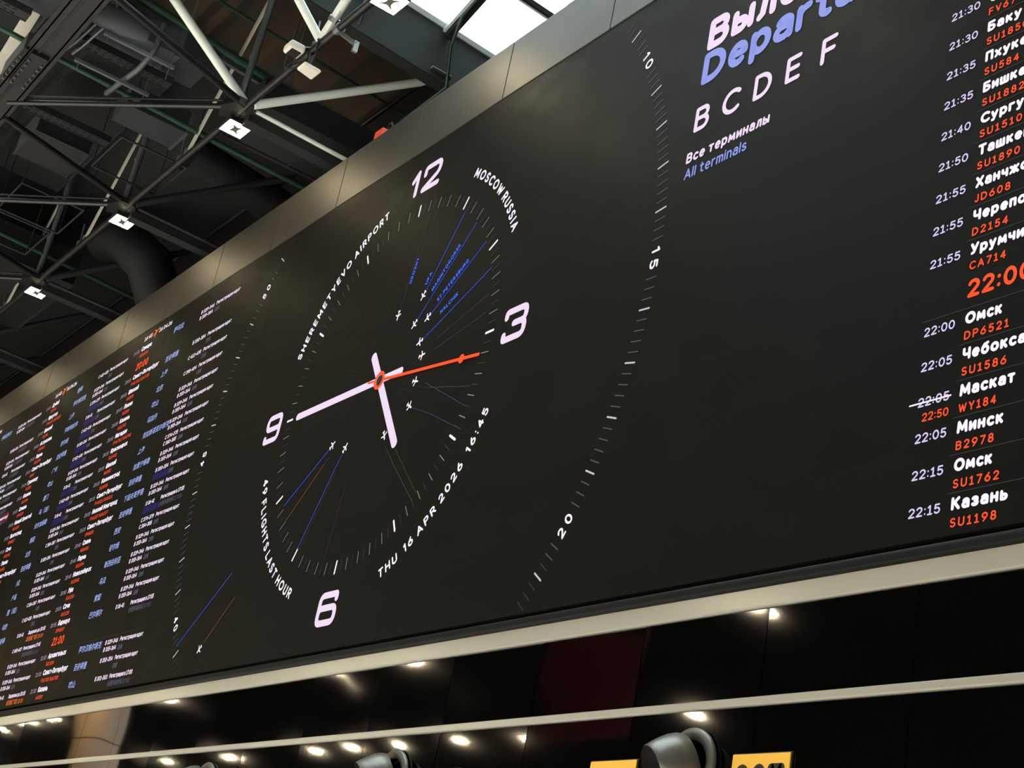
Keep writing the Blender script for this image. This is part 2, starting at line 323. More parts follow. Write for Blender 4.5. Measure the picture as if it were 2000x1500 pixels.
# ------------------------------------------------------------------ the hall shell
def struct(o): o['kind'] = 'structure'; return o
HX0, HX1, HY0, HY1 = -36.0, 13.0, -15.0, 3.4
def roofz(y): return 3.12 - .057 * (y - .163)
b = MB(); b.ubox((HX0, HY0, -3.95), (HX1, HY1, -3.9351)); struct(b.build('floor', CONC))
WF = struct(empty('wall_front', U(0, 0.34, -3.93)))
b = MB(); b.ubox((HX0, .04, -3.935), (HX1, .34, 1.79)); b.build('wall_core', BLACKM, WF)
b = MB(); b.ubox((HX0, HY0 - .2, -3.935), (HX1, HY0, 5.2)); struct(b.build('wall_back', DARKW))
b = MB(); b.ubox((HX0, HY1, -3.935), (HX1, HY1 + .2, 5.2)); struct(b.build('wall_rear', BLACKM))
b = MB(); b.ubox((HX0 - .2, HY0, -3.935), (HX0, HY1, 5.2)); struct(b.build('wall_left', DARKW))
b = MB(); b.ubox((HX1, HY0, -3.935), (HX1 + .2, HY1, 5.2)); struct(b.build('wall_right', DARKW))
# roof deck with the skylight opening
SX0, SX1, SY0, SY1 = -1.207, 3.6, -4.4, 2.12
WX0, WX1, WY0, WY1 = -7.5, -1.4, -9.0, -2.05  # opening for the added second skylight
def slab(mb, x0, x1, y0, y1):
    a, c = roofz(y0), roofz(y1)
    v = [U(x0, y0, a), U(x1, y0, a), U(x1, y1, c), U(x0, y1, c), U(x0, y0, a + .015), U(x1, y0, a + .015), U(x1, y1, c + .015), U(x0, y1, c + .015)]
    mb.add(v, [(0, 1, 2, 3), (7, 6, 5, 4), (0, 4, 5, 1), (1, 5, 6, 2), (2, 6, 7, 3), (3, 7, 4, 0)])
b = MB(); slab(b, HX0, SX0 - .03, HY0, WY0); slab(b, HX0, SX0 - .03, WY1, HY1); slab(b, HX0, WX0, WY0, WY1); slab(b, WX1, SX0 - .03, WY0, WY1); slab(b, SX1 + .03, HX1, HY0, HY1); slab(b, SX0 - .03, SX1 + .03, HY0, SY0 - .03); slab(b, SX0 - .03, SX1 + .03, SY1 + .03, HY1)
struct(fix_normals(b.build('ceiling', BLACKM)))
b = MB(); v = [U(x, y, roofz(y) - .02 + dz) for dz in (0, .015) for x, y in ((-2.75, -2.0), (SX0 - .09, -2.0), (SX0 - .09, HY1), (-2.75, HY1))]
b.add(v, [(0, 1, 2, 3), (7, 6, 5, 4), (0, 4, 5, 1), (1, 5, 6, 2), (2, 6, 7, 3), (3, 7, 4, 0)]); struct(fix_normals(b.build('ceiling_boards', DECK)))
# fascia panels round the top of the board
xs = [1.53 + .89 * k for k in range(7)]; k = 1.53
xs = sorted(xs + [1.53 - .89 * k for k in range(1, 16)])
for i in range(len(xs) - 1):
    b = MB(); b.ubox((xs[i] + .003, -.004, 1.434), (xs[i + 1] - .003, .04, 1.795)); bevel(b.build('fascia_panel', FASCIA, WF), .004)
# lower cladding: cream strips and black gloss panels
b = MB(); b.ubox((HX0 + 14, .012, -1.541), (HX1, .04, -1.44)); o = struct(b.build('trim_1', STRIP)); bevel(o, .01, 3)
b = MB(); b.ubox((HX0 + 14, .014, -1.857), (HX1, .04, -1.829)); o = struct(b.build('trim_2', STRIP)); bevel(o, .008, 3)
def gloss_panel(x0, x1, z0, z1, amp, seed):
    rnd = random.Random(seed); nx, nz = 18, 10
    terms = [(rnd.uniform(.5, 1.6), rnd.uniform(.4, 1.3), rnd.uniform(0, 6.28), rnd.uniform(0, 6.28), rnd.uniform(.4, 1)) for _ in range(4)]
    tx, tz = rnd.uniform(-1, 1) * amp * 1.5, rnd.uniform(-1, 1) * amp * .6
    vs = []; fs = []
    for j in range(nz + 1):
        for i in range(nx + 1):
            u, v = i / nx, j / nz
            e = amp * sum(c * math.sin(a * 3.1 * u + p) * math.sin(bb * 3.1 * v + q) for a, bb, p, q, c in terms) / 4 + tx * (u - .5) + tz * (v - .5)
            P = U(x0 + (x1 - x0) * u, .026, z0 + (z1 - z0) * v); P.y += e; vs.append(P)
    for j in range(nz):
        for i in range(nx):
            a = j * (nx + 1) + i; fs.append((a, a + 1, a + nx + 2, a + nx + 1))
    m = MB(); m.add(vs, fs, True); return m
px0 = 3.06 - .61 * 20; n = 0
for k in range(28):
    x0 = px0 + .61 * k; bad = 0.85 < x0 < 2.0
    gloss_panel(x0 + .002, x0 + .608, -1.829, -1.541, .007 if bad else .0022, 100 + k).build('gloss_panel', GLOSS, WF)
    gloss_panel(x0 + .002, x0 + .608, -2.45, -1.857, .0022, 300 + k).build('gloss_panel', GLOSS, WF)

# skylight: glazed gable lantern over the camera side of the wall
SK = struct(empty('window_1', U(SX0, SY1, roofz(SY1))))
RX = (SX0 + SX1) / 2
def sky(x, y): return 3.1 - .057 * (y - .163) + .344 * (min(x, SX0 + SX1 - x) - SX0)
ys = [.483 + .545 * k for k in range(-9, 4)]; ys = [SY0] + [y for y in ys if SY0 + .1 < y < SY1 - .1] + [SY1]
xsl = [SX0 + (RX - SX0) * k / 5 for k in range(6)]; xsl = xsl + [SX0 + SX1 - x for x in reversed(xsl[:-1])]
for i in range(len(xsl) - 1):
    b = MB()
    for j in range(len(ys) - 1):
        b.quad(U(xsl[i], ys[j], sky(xsl[i], ys[j])), U(xsl[i + 1], ys[j], sky(xsl[i + 1], ys[j])), U(xsl[i + 1], ys[j + 1], sky(xsl[i + 1], ys[j + 1])), U(xsl[i], ys[j + 1], sky(xsl[i], ys[j + 1])))
    b.build('pane_row', GLASS, SK)
for x in xsl:
    b = MB(); b.bar(U(x, SY0, sky(x, SY0) - .012), U(x, SY1, sky(x, SY1) - .012), .035, .06); b.build('purlin', FRAMEW if x in (xsl[0],) else BLACKM, SK)
    if x not in (xsl[0], xsl[-1]):
        b = MB(); b.bar(U(x - .018, SY0, sky(x, SY0) - .02), U(x - .018, SY1, sky(x, SY1) - .02), .022, .06); b.build('purlin_edge', FRAMEW, SK)
for y in ys[1:-1]:
    b = MB(); b.bar(U(xsl[0], y, sky(xsl[0], y) - .055), U(RX, y, sky(RX, y) - .055), .075, .16); b.bar(U(RX, y, sky(RX, y) - .055), U(xsl[-1], y, sky(xsl[-1], y) - .055), .075, .16); b.build('rafter', BLACKM, SK)
    b = MB(); b.bar(U(xsl[0], y - .032, sky(xsl[0], y) - .03), U(RX, y - .032, sky(RX, y) - .03), .03, .1); b.build('rafter_edge', FRAMEW, SK)
b = MB()
for y in (SY0, SY1): b.add([U(SX0, y, roofz(y)), U(SX1, y, roofz(y)), U(SX1, y, sky(SX1, y)), U(RX, y, sky(RX, y)), U(SX0, y, sky(SX0, y))], [(0, 1, 2, 3, 4)])
b.build('gable_end', CHAR, SK)
# deep kerb below the glass
def cz(y, z): return z - .057 * (y - .163)
for nm, x in (('a', SX0), ('b', SX1)):
    b = MB(); e = .04 if nm == 'b' else -.04
    b.add([U(x, SY0, cz(SY0, 2.69)), U(x, SY1, cz(SY1, 2.69)), U(x, SY1, cz(SY1, 3.1)), U(x, SY0, cz(SY0, 3.1)), U(x + e, SY0, cz(SY0, 2.69)), U(x + e, SY1, cz(SY1, 2.69)), U(x + e, SY1, cz(SY1, 3.1)), U(x + e, SY0, cz(SY0, 3.1))],
          [(0, 1, 2, 3), (4, 7, 6, 5), (0, 4, 5, 1), (3, 2, 6, 7), (0, 3, 7, 4), (1, 5, 6, 2)])
    fix_normals(b.build('kerb_board', CHAR, SK))
b = MB(); b.ubox((SX0, SY0 - .04, 2.95), (SX1, SY0, 3.36)); b.ubox((SX0, SY1, 2.58), (SX1, SY1 + .04, 3.0)); b.build('kerb_board', CHAR, SK)
b = MB(); b.bar(U(SX0 - .055, SY0, cz(SY0, 2.74)), U(SX0 - .055, SY1, cz(SY1, 2.74)), .17, .18); b.build('kerb_beam', BLACKM, SK)

SK2 = struct(empty('window_added', U(WX0, WY0, roofz(WY0))))  # unseen second skylight, added to throw daylight on the white braces
for i in range(8):
    x0, x1 = WX0 + (WX1 - WX0) * i / 8, WX0 + (WX1 - WX0) * (i + 1) / 8
    b = MB(); b.quad(U(x0, WY0, roofz(WY0) + .03), U(x1, WY0, roofz(WY0) + .03), U(x1, WY1, roofz(WY1) + .03), U(x0, WY1, roofz(WY1) + .03)); b.build('pane_row', GLASS, SK2)
    b = MB(); b.bar(U(x0 + .02, WY0, roofz(WY0) - .01), U(x0 + .02, WY1, roofz(WY1) - .01), .04, .07); b.build('glazing_bar', FRAMEW, SK2)

# ------------------------------------------------------------------ departure board
DB = empty('departure_board', U(0, 0, -1.43))
tag(DB, 'huge black LED departure board with a clock face between glowing flight lists', 'departure board')
BX0, BX1 = -11.5, 6.6
b = MB(); b.ubox((BX0, 0, -1.421), (BX1, .035, 1.43)); b.build('led_screen', SCREEN, DB)
b = MB(); b.ubox((BX0, -.006, -1.476), (BX1, .04, -1.434)); o = b.build('lower_rail', RAIL, DB); bevel(o, .025, 4)
b = MB(); b.ubox((BX0, .02, -1.484), (BX1, .04, -1.474)); b.build('rail_lip', BLACKM, DB)
def sub(mbx, name, m, parent): return mbx.build(name, m, parent) if mbx.v else None

# -- clock
CK = empty('clock_face', U(0, 0, 0), DB)
W = .034
def numeral(paths):
    m = MB()
    for p in paths: flat(m, ribbon(p, W, 5), lambda a, c: (a, c))
    m.build('numeral', LED_PINK, CK)
numeral([[(-.155, 1.237), (-.108, 1.281), (-.108, 1.141)], rounded([(-.032, 1.24), (-.032, 1.281), (.12, 1.281), (.12, 1.215), (-.03, 1.145)], .035), [(-.03, 1.141), (.121, 1.141)]])
numeral([rounded([(1.132, .03), (1.132, .056), (1.287, .056), (1.287, -.012), (1.2, -.012)], .035), rounded([(1.2, -.012), (1.287, -.012), (1.287, -.086), (1.132, -.086), (1.132, -.06)], .035)])
numeral([rounded([(-.072, -1.282), (.094, -1.282), (.094, -1.206), (-.072, -1.206)], .035, True), rounded([(-.072, -1.24), (-.072, -1.141), (.085, -1.141), (.085, -1.165)], .035)])
numeral([rounded([(-1.29, .07), (-1.13, .07), (-1.13, -.004), (-1.29, -.004)], .035, True), rounded([(-1.13, .03), (-1.13, -.078), (-1.29, -.078), (-1.29, -.055)], .035)])
def dirv(a): return (math.sin(math.radians(a)), math.cos(math.radians(a)))
for h in range(12):
    d = dirv(30 * h); m = MB(); line(m, (d[0] * .97, d[1] * .97), (d[0] * 1.033, d[1] * 1.033), .0125); m.build('hour_mark', LED_W, CK)
m = MB(); m2 = MB()
for k in range(120):
    if k % 10 == 0: continue
    d = dirv(3 * k); line(m if k % 2 == 0 else m2, (d[0] * .97, d[1] * .97), (d[0] * 1.032, d[1] * 1.032), .0048)
m.build('minute_marks', LED_TICK, CK); m2.build('half_minute_marks', LED_GREY, CK)
rnd = random.Random(3); m = MB()
for k in range(90):
    a = 4 * k + rnd.uniform(-.5, .5); d = dirv(a); r0 = .27 + rnd.uniform(0, .03); r1 = rnd.uniform(.36, .58)
    if rnd.random() < .12: continue
    line(m, (d[0] * r0, d[1] * r0), (d[0] * r1, d[1] * r1), .003)
m.build('sunburst_rays', LED_GREY2, CK)
def hand(name, a, r0, r1, w, matl, y):
    d = dirv(a); m = MB(); flat(m, ribbon([(d[0] * r0, d[1] * r0), (d[0] * r1, d[1] * r1)], w, 8), lambda p, q: (p, q), y); return m.build(name, matl, CK)
hand('hour_hand', 142.6, -.208, .522, .05, LED_PINK, -.003); hand('minute_hand', 269.9, -.213, .9, .042, LED_PINK, -.0036)
d = dirv(96.2); m = MB()
flat(m, ribbon([(d[0] * -.122, d[1] * -.122), (d[0] * -.04, d[1] * -.04)], .012, 4) + ribbon([(d[0] * .04, d[1] * .04), (d[0] * .955, d[1] * .955)], .017, 4), lambda p, q: (p, q), -.0044)
m.add([((d[0] * .803 + .024 * math.cos(t)) * S, -.0046 * S, (d[1] * .803 + .024 * math.sin(t)) * S + ZC) for t in [k * math.pi / 10 for k in range(20)]], [tuple(range(20))])
m.build('second_hand', LED_RED, CK)
m = MB(); m.add([(.03 * math.cos(k * math.pi / 16) * S, -.0042 * S, .03 * math.sin(k * math.pi / 16) * S + ZC) for k in range(32)], [tuple(range(32))]); m.build('hub_centre', HOLE, CK)
m = MB(); flat(m, ribbon([(.041 * math.cos(k * math.pi / 16), .041 * math.sin(k * math.pi / 16)) for k in range(33)], .021), lambda p, q: (p, q), -.005); m.build('hub_ring', LED_RED, CK)
def ringtext(s, a0, a1, r, cap, t, flip, wide=None):
    m = MB(); rm = r - cap / 2 if flip else r + cap / 2
    span = math.radians(abs(a1 - a0)) * r
    text(m, s, ring(a0, r, -1 if flip else 1, flip), cap, t, width=span, track=.32); m.build('dial_lettering', LED_W, CK)
ringtext('SHEREMETYEVO AIRPORT', 290.2, 341.6, 1.142, .055, .2, False)
ringtext('MOSCOW RUSSIA', 27.0, 63.0, 1.138, .055, .2, False)
ringtext('49 FLIGHTS LAST HOUR', 253.5, 201.8, 1.197, .055, .2, True)
ringtext('THU  ¹6 APR 2026  ¹6:45', 157.6, 110.2, 1.214, .05, .2, True)
def trail(pts, matl, w=.005):
    m = MB()
    for a, c in zip(pts, pts[1:]): line(m, a, c, w, -.001)
    m.build('flight_trail', matl, CK)
for p in ([(.277, .428), (.51, .813)], [(.252, .267), (.654, .701)], [(.391, .27), (.79, .547)], [(.364, .133), (.892, .368)],
          [(-.388, -.294), (-.79, -.548)], [(-.219, -.349), (-.28, -.44)], [(-.278, -.44), (-.487, -.829)], [(-1.257, -.863), (-1.782, -1.231)]): trail(p, LED_TRAIL)
for p in ([(.042, .392), (.1, .66), (.211, .944)], [(.493, -.134), (.911, -.35)], [(.423, -.252), (.6, -.32), (.925, -.472)], [(.24, -.424), (.34, -.52), (.611, -.76)], [(.5, .04), (.93, .12)]): trail(p, LED_TRAILD, .0042)
for p in ([(-.381, -.347), (-.716, -.642)], [(-1.131, -1.016), (-1.4, -1.25)]): trail(p, LED_TRAILO, .0045)
for p in ([(.055, .516), (.126, .949)], [(.337, -.448), (.635, -.726)], [(.497, -.161), (.925, -.257)], [(-.258, -.45), (-.459, -.84)], [(-.103, -.508), (-.151, -.941)], [(.5, .1), (.92, .22)]): trail(p, LED_TRAILOD, .0042)
def plane_icon(x, z, a, s=.023):
    m = MB(); pl = radial(x, z, a)
    flat(m, ribbon([(-s * 1.1, 0), (s * 1.1, 0)], .0095) + ribbon([(-s * .15, s), (s * .25, 0), (-s * .15, -s)], .008) + ribbon([(-s * 1.05, s * .4), (-s * .9, 0), (-s * 1.05, -s * .4)], .006), pl, -.002)
    m.build('plane_icon', LED_W, CK)
for x, z, a in ((.036, .363, 185), (.264, .41, 212), (.239, .254, 223), (.366, .256, 235), (.34, .126, 249), (.394, .039, 84), (.386, -.1, 104), (.382, -.231, 121), (.19, -.346, 151), (-.371, -.282, 52), (-.213, -.329, 33), (-1.432, -1.282, 228)): plane_icon(x, z, a)
def tlabel(s, x, z, a, L):
    m = MB(); text(m, s, radial(x, z, a), .026, .2, width=L, track=.2); m.build('trail_label', LED_LABEL, CK)
tlabel('GROZNY', .1, .53, 9.7, .148); tlabel('UFA', .274, .468, 29.5, .07); tlabel('MAGNITOGORSK', .355, .405, 43, .278)
tlabel('ST.PETERSBURG', .433, .322, 55.4, .278); tlabel('NALCHIK', .49, .237, 64.5, .152)
# -- outer minute ring
DR = empty('minute_ring', U(0, 0, .0), DB)
fine = MB(); faint = MB()
NUMS = {10: '¹0', 15: '¹5', 20: '20', 40: '40', 45: '45', 50: '50'}
for k in range(300):
    mn = k / 5
    near = min(NUMS, key=lambda q: abs(q - mn))
    if abs(near - mn) < .33: continue
    if 22 < mn < 38.4 or mn > 51.8 or mn < 8.6: continue
    d = dirv(mn * 6); z = d[1] * 2.18
    if abs(z) > 1.4: continue
    lo, hi = (d[0] * 2.146, d[1] * 2.146), (d[0] * 2.209, d[1] * 2.209)
    if k % 5 == 0:
        m = MB(); line(m, lo, hi, .0075); m.build('minute_mark', LED_TICKB, DR)
    else:
        edge = abs(z) > 1.22
        line(faint if edge else fine, lo, hi, .0048)
fine.build('second_marks', emit('led_second_mark', '565155'), DR); faint.build('faint_second_marks', LED_GREY, DR)
for mn, s in NUMS.items():
    m = MB(); flip = 15 < mn < 45; n_ = .1
    w = n_ * 1.0
    if flip: text(m, s, ring(mn * 6 + math.degrees(w / 2 / 2.2), 2.204, -1, True), .052, .19, width=w, track=.5)
    else: text(m, s, ring(mn * 6 - math.degrees(w / 2 / 2.15), 2.153, 1, False), .052, .19, width=w, track=.5)
    m.build('minute_number', LED_W, DR)

# -- heading of the right-hand list
HD = empty('heading', U(2.3, 0, .3), DB)
def put(parent, name, s, x, z, cap, t, matl, width=None, track=.14):
    m = MB(); w = text(m, s, at(x, z), cap, t, width=width, track=track); m.build(name, matl, parent); return w
put(HD, 'russian_title', 'Вылет', 2.3, .938, .16, .235, LED_PINK, track=.1)
put(HD, 'english_title', 'Departures', 2.296, .767, .16, .225, LED_BLUE, track=.08)
for ch, x in zip('BCDEF', (2.298, 2.463, 2.644, 2.82, 3.004)): put(HD, 'terminal_letter', ch, x, .537, .12, .17, LED_PINK)
put(HD, 'russian_caption', 'Все терминалы', 2.283, .395, .05, .21, LED_PINK, width=.478)
put(HD, 'english_caption', 'All terminals', 2.286, .318, .05, .16, LED_BLUE, width=.362)
# -- flight rows
Z0, P = -1.3475, .1182
def row(x, k, t, city, fn, t2=None, zoff=0.0, cw=None, dim=False):
    z = Z0 + P * k; r = empty('flight_row', U(x, 0, z), DB)
    tx = x - .157
    if t: put(r, 'departure_time', t, tx, z, .031, .17, LED_TIMED if dim else LED_TIME, width=.118)
    put(r, 'city_name', city, x, z, .0405, .25, LED_W, width=cw or .0325 * len(city) * (1 if len(city) > 4 else 1.02))
    put(r, 'flight_number', fn, x, z - .0515, .0285, .18, LED_RED, width=.0268 * len(fn), track=.3)
    return r
RX_ = 3.785
right_rows = [(16, '21:30', 'Стамбул', 'FV6703'), (15, '21:30', 'Сочи', 'FV6703'), (14, '21:30', 'Баку', 'SU1850'), (13, '21:35', 'Пхукет', 'SU584'), (12, '21:35', 'Бишкек', 'SU1882'),
    (11, '21:40', 'Сургут', 'SU1510'), (10, '21:50', 'Ташкент', 'SU1890'), (9, '21:55', 'Ханчжоу', 'JD608'), (8, '21:55', 'Череповец', 'D2154'), (7, '21:55', 'Урумчи', 'CA714'),
    (5, '22:00', 'Омск', 'DP6521'), (4, '22:05', 'Чебоксары', 'SU1586'), (3, '22:05', 'Маскат', 'WY184'), (2, '22:05', 'Минск', 'B2978'), (1, '22:15', 'Омск', 'SU1762'), (0, '22:15', 'Казань', 'SU1198')]
for k, t, c, f in right_rows:
    r = row(RX_, k, t, c, f)
    if k == 3:
        m = MB(); line(m, (3.597, Z0 + P * 3 + .013), (3.753, Z0 + P * 3 + .013), .0055, -.003); m.build('strike_through', LED_W, r)
        put(r, 'new_time', '22:50', 3.648, Z0 + P * 3 - .05, .028, .17, LED_RED, width=.1)
    m = MB(); rect(m, RX_ - .17 if k == 5 else RX_ - .02, Z0 + P * k + .0525, 5.6, Z0 + P * k + .0555); m.build('row_rule', LED_LINE, r)
def big(x, z, s):
    m = MB(); text(m, s, at(x, z), .062, .2, width=.235); m.build('hour_heading', LED_RED, DB)
big(RX_, -.668, '22:00')
REG = 'Регистрация идет'
def left_row(x, k, t, city, fn, zh, gates, status=REG, tagtxt=None, navy=False, cw=None):
    z = Z0 + P * k + (.01 * max(0, (k - 10)) / 12 if False else 0); r = row(x, k, t, city, fn, dim=True, cw=cw)
    m = MB(); cjk_text(m, zh, x + .62, z - .018, .05, .0585 * len(zh)); m.build('chinese_city_name', LED_CJK, r)
    for i, g in enumerate(gates): put(r, 'desk_range', g, x + 1.093, z - .003 - .047 * i, .031, .23, LED_PINK, width=.0285 * len(g) * .72 if len(g) < 8 else .215)
    put(r, 'status_text', status, x + 1.345, z - .001, .031, .23, LED_PINK, width=.372)
    if navy: m = MB(); rect(m, x + 1.07, z - .062, x + 1.335, z - .014, -.0006); m.build('navy_block', LED_NAVY, r)
    if tagtxt is None:
        m = MB(); cjk_text(m, '正在办理', x + 1.343, z - .056, .034, .074); m.build('status_tag', LED_TAG, r)
    else:
        zh2, tm, matl = tagtxt
        m = MB(); cjk_text(m, zh2, x + 1.343, z - .055, .038, .24); text(m, tm, at(x + 1.6, z - .052), .029, .16, width=.11); m.build('status_tag', matl, r)
    return r
A = -4.093; G2 = ['B 329-346', 'B 355-364']; LT = emit('led_late_grey', '55566a')
rows_a = [(22, '19:55', 'Самара', 'SU1604', '萨马拉', G2), (20, '20:00', 'Санкт-Петербург', 'FV6733 SU6733', '圣彼得堡', ['B 350-354']), (19, '20:00', 'Шанхай', 'SU208', '上海', ['C 412-430']),
    (18, '20:05', 'Пекин', 'SU200', '北京', ['C 398-404']), (17, '20:05', 'Казань', 'SU1192', '喀山', G2), (16, '20:10', 'Магадан', 'FV6761 SU6761', '马加丹', G2), (15, '20:15', 'Красноярск', 'SU1482', '克拉斯诺亚尔斯克', G2),
    (14, '20:15', 'Шанхай', 'MU592', '上海', ['C 374-375', 'C 380-385']), (13, '20:15', 'Калининград', 'SU1008', '加里宁格勒', G2), (12, '20:15', 'Санкт-Петербург', 'FV6011 SU6011', '圣彼得堡', ['B 350-354']),
    (11, '20:20', 'Нижний Новгород', 'FV6237 SU6237', '下诺夫哥罗德', G2), (10, '20:25', 'Санкт-Петербург', 'DP6825', '圣彼得堡', ['D 36-41']), (9, '20:40', 'Сиань', 'MU6050', '西安', ['C 374-379', 'C 384-385']),
    (8, '20:40', 'Пермь', 'SU1394', '彼尔姆', G2), (7, '20:45', 'Новосибирск', 'SU1548', '新西伯利亚', G2), (6, '20:50', 'Уфа', 'SU1230', '乌法', G2), (5, '20:55', 'Сочи', 'SU1128', '索契', G2),
    (4, '20:55', 'Барнаул', 'DP6837', '巴尔瑙尔', ['D 36-41']), (2, '21:00', 'Архангельск', 'SU1334', '阿尔汉格尔斯克', G2), (1, '21:00', 'Санкт-Петербург', 'FV6705 SU6705', '圣彼得堡', ['B 350-354']), (0, '21:00', 'Казань', 'A4059', '喀山', ['B 301-303'])]
for k, t, c, f, zh, g in rows_a:
    if k in (10, 4): left_row(A, k, t, c, f, zh, g, 'Регистрация в 17:55', ('办理手续时间', '17:55', LT), navy=k == 10)
    elif k == 0: left_row(A, k, t, c, f, zh, g, 'Регистрация в 17:00', ('办理手续时间', '17:00', LT))
    else: left_row(A, k, t, c, f, zh, g, navy=k == 12)
big(A - .005, 1.093, '20:00'); big(A - .01, -1.02, '21:00')
m = MB(); rect(m, A + .2, -1.06, A + 1.75, -1.057); m.build('hour_rule', LED_LINE, DB)
Bx = -6.082
rows_b = [(22, '19:00', 'Дубай', 'FZ990', '迪拜', ['C 412-430']), (21, '19:00', 'Иркутск', 'FV6213 SU6213', '伊尔库茨克', G2), (20, '19:05', 'Шанхай', 'SU206', '上海', ['C 374-379']), (19, '19:05', 'Астрахань', 'DP6945', '阿斯特拉罕', ['D 36-41']),
    (18, '19:05', 'Пермь', 'SU1394', '彼尔姆', ['C 412-430']), (17, '19:10', 'Санкт-Петербург', 'SU40', '圣彼得堡', ['B 350-354']), (16, '19:15', 'Гуанчжоу', 'SU220', '广州', ['C 412-430']), (15, '19:20', 'Казань', 'SU1196', '喀山', G2),
    (14, '19:20', 'Сямынь', 'DP6525', '厦门', ['D 36-41']), (13, '19:25', 'Новый Уренгой', 'SU1520', '乌（连）', ['C 412-430']), (12, '19:30', 'Волгоград', 'DP6817', '伏尔加格勒', ['D 36-41']), (11, '19:30', 'Сочи', 'SU1142', '索契', G2),
    (10, '19:35', 'Пекин', 'SU202', '北京', ['C 384-387']), (9, '19:40', 'Санкт-Петербург', 'FV6049', '圣彼得堡', ['B 350-354']), (8, '19:40', 'Томск', 'SU1390', '川阁', G2), (7, '19:45', 'Самара', 'SU1210', '户县', G2), (6, '19:45', 'Минеральные', 'SU1314', '里（诺）', ['C 384-387']),
    (5, '19:45', 'Гоа', 'SU274', '乌府', ['C 412-430']), (4, '19:50', 'Мурманск', 'DP6529', '圣彼得', ['D 36-41']), (3, '19:50', 'Хургада', 'SU424', '赫尔', ['C 405-407']), (2, '19:50', 'Ижевск', 'SU1240', '伊热夫', G2), (1, '19:55', 'Омск', 'SU1284', '鄂木', G2), (0, '19:55', 'Сургут', 'DP6507', '苏尔古', ['D 36-41'])]
for k, t, c, f, zh, g in rows_b:
    if k in (4, 0): left_row(Bx, k, t, c, f, zh, g, 'Задержан до 20:35', ('延误起飞至', '20:35', LED_ORANGE))
    elif k == 3: left_row(Bx, k, t, c, f, zh, g, 'Регистрация в 17:45', ('办理手续时间', '17:45', LT))
    else: left_row(Bx, k, t, c, f, zh, g, navy=k in (20, 19, 18, 17, 16, 14, 13, 12))
Cx = -8.085
for k, g in ((22, G2), (20, ['B 350-354']), (19, G2), (18, ['D 36-41']), (17, G2), (16, G2), (15, ['C 374-379']), (14, G2)):
    left_row(Cx, k, '18:10', 'Тюмень', 'SU1502', '秋明市' if k != 22 else '伊斯坦布尔', g, tagtxt=('正在办理登机手续', '', LT))
def header(x, z):
    h = empty('date_heading', U(x, 0, z), DB)
    put(h, 'clock_time', '16:45', x, z, .036, .2, LED_W, width=.15); put(h, 'date', '16.04.26', x + .285, z, .036, .2, LED_W, width=.235)
    m = MB(); pl = radial(x + .222, z + .02, 68)
    flat(m, ribbon([(-.045, 0), (.06, 0)], .014) + ribbon([(-.02, .035), (.012, 0), (-.02, -.035)], .012), pl); m.build('plane_icon', LED_ORANGE, h)
header(A, 1.338); header(Bx, 1.34); header(Cx, 1.34)
AL = empty('alert_cell', U(-6.6, 0, .3), DB)
m = MB(); rect(m, -7.3, .265, -6.36, .365, -.0006); m.build('alert_block', LED_MAROON, AL)
m = MB(); text(m, '!', at(-6.395, .285), .068, .2); m.build('alert_mark', LED_CRIMSON, AL)

# ------------------------------------------------------------------ floodlights along the truss
def floodlight(x, label, group=None, y=-.5, z=2.05, w=.17, d=.15, face=None):
    t = empty('floodlight', U(x, y, z)); tag(t, label, 'floodlight', group)
    b = MB(); b.ubox((x - w / 2 - .006, y - d / 2 - .006, z), (x + w / 2 + .006, y + d / 2 + .006, z + .03)); bevel(b.build('housing', BLACKM, t), .008)
    b = MB(); b.quad(U(x - w / 2, y - d / 2, z - .001), U(x - w / 2, y + d / 2, z - .001), U(x + w / 2, y + d / 2, z - .001), U(x + w / 2, y - d / 2, z - .001)); b.build('diffuser', face or LAMPF, t)
    b = MB(); q = .046
    pts = [(-1.2, -1), (-.35, -.45), (.35, -.45), (1.2, -1), (.75, 0), (1.2, 1), (.35, .45), (-.35, .45), (-1.2, 1), (-.75, 0)]
    b.add([U(x + a * q, y + c * q, z - .003) for a, c in pts], [tuple(range(10))]); b.build('chip_shield', CHIP, t)
    b = MB(); b.bar(U(x - .09, y, z + .03), U(x - .09, y, z + .075), .02, .05); b.bar(U(x + .09, y, z + .03), U(x + .09, y, z + .075), .02, .05); b.bar(U(x - .095, y, z + .075), U(x + .095, y, z + .075), .05, .012, (0, 1, 0)); b.build('bracket', BLACK, t)
    b = MB(); b.tube([U(x + .03, y, z + .03), U(x + .05, y + .02, z + .09), U(x + .1, y - .02, z + .07), U(x + .14, y - .04, z + .06)], .008, 6); b.build('cable', GREYP, t)
    return t
LL = {0: 'glowing square floodlight at the top edge beside the skylight kerb', -1: 'glowing square floodlight hung under the joint of the white braces', -2: 'glowing square floodlight, third down the row from the skylight', -3: 'glowing square floodlight, smallest and farthest of the visible row'}
for k in range(-7, 4):
    floodlight(.07 + 1.95 * k, LL.get(k, 'glowing square floodlight of the row over the board, outside the view'), 'floodlights above the board')
def hall_lamp(x, y, z, w, face, label, group):
    t = empty('hall_lamp', U(x, y, z)); tag(t, label, 'lamp', group)
    b = MB(); b.ubox((x - w / 2 - .02, y - w / 2 - .02, z), (x + w / 2 + .02, y + w / 2 + .02, z + .07)); b.build('housing', BLACKM, t)
    b = MB(); b.quad(U(x - w / 2, y - w / 2, z - .002), U(x - w / 2, y + w / 2, z - .002), U(x + w / 2, y + w / 2, z - .002), U(x + w / 2, y - w / 2, z - .002)); b.build('diffuser', face, t)
    b = MB(); b.tube([U(x, y, z + .07), U(x, y, z + .86)], .02, 8); b.build('rod', BLACK, t)
    return t
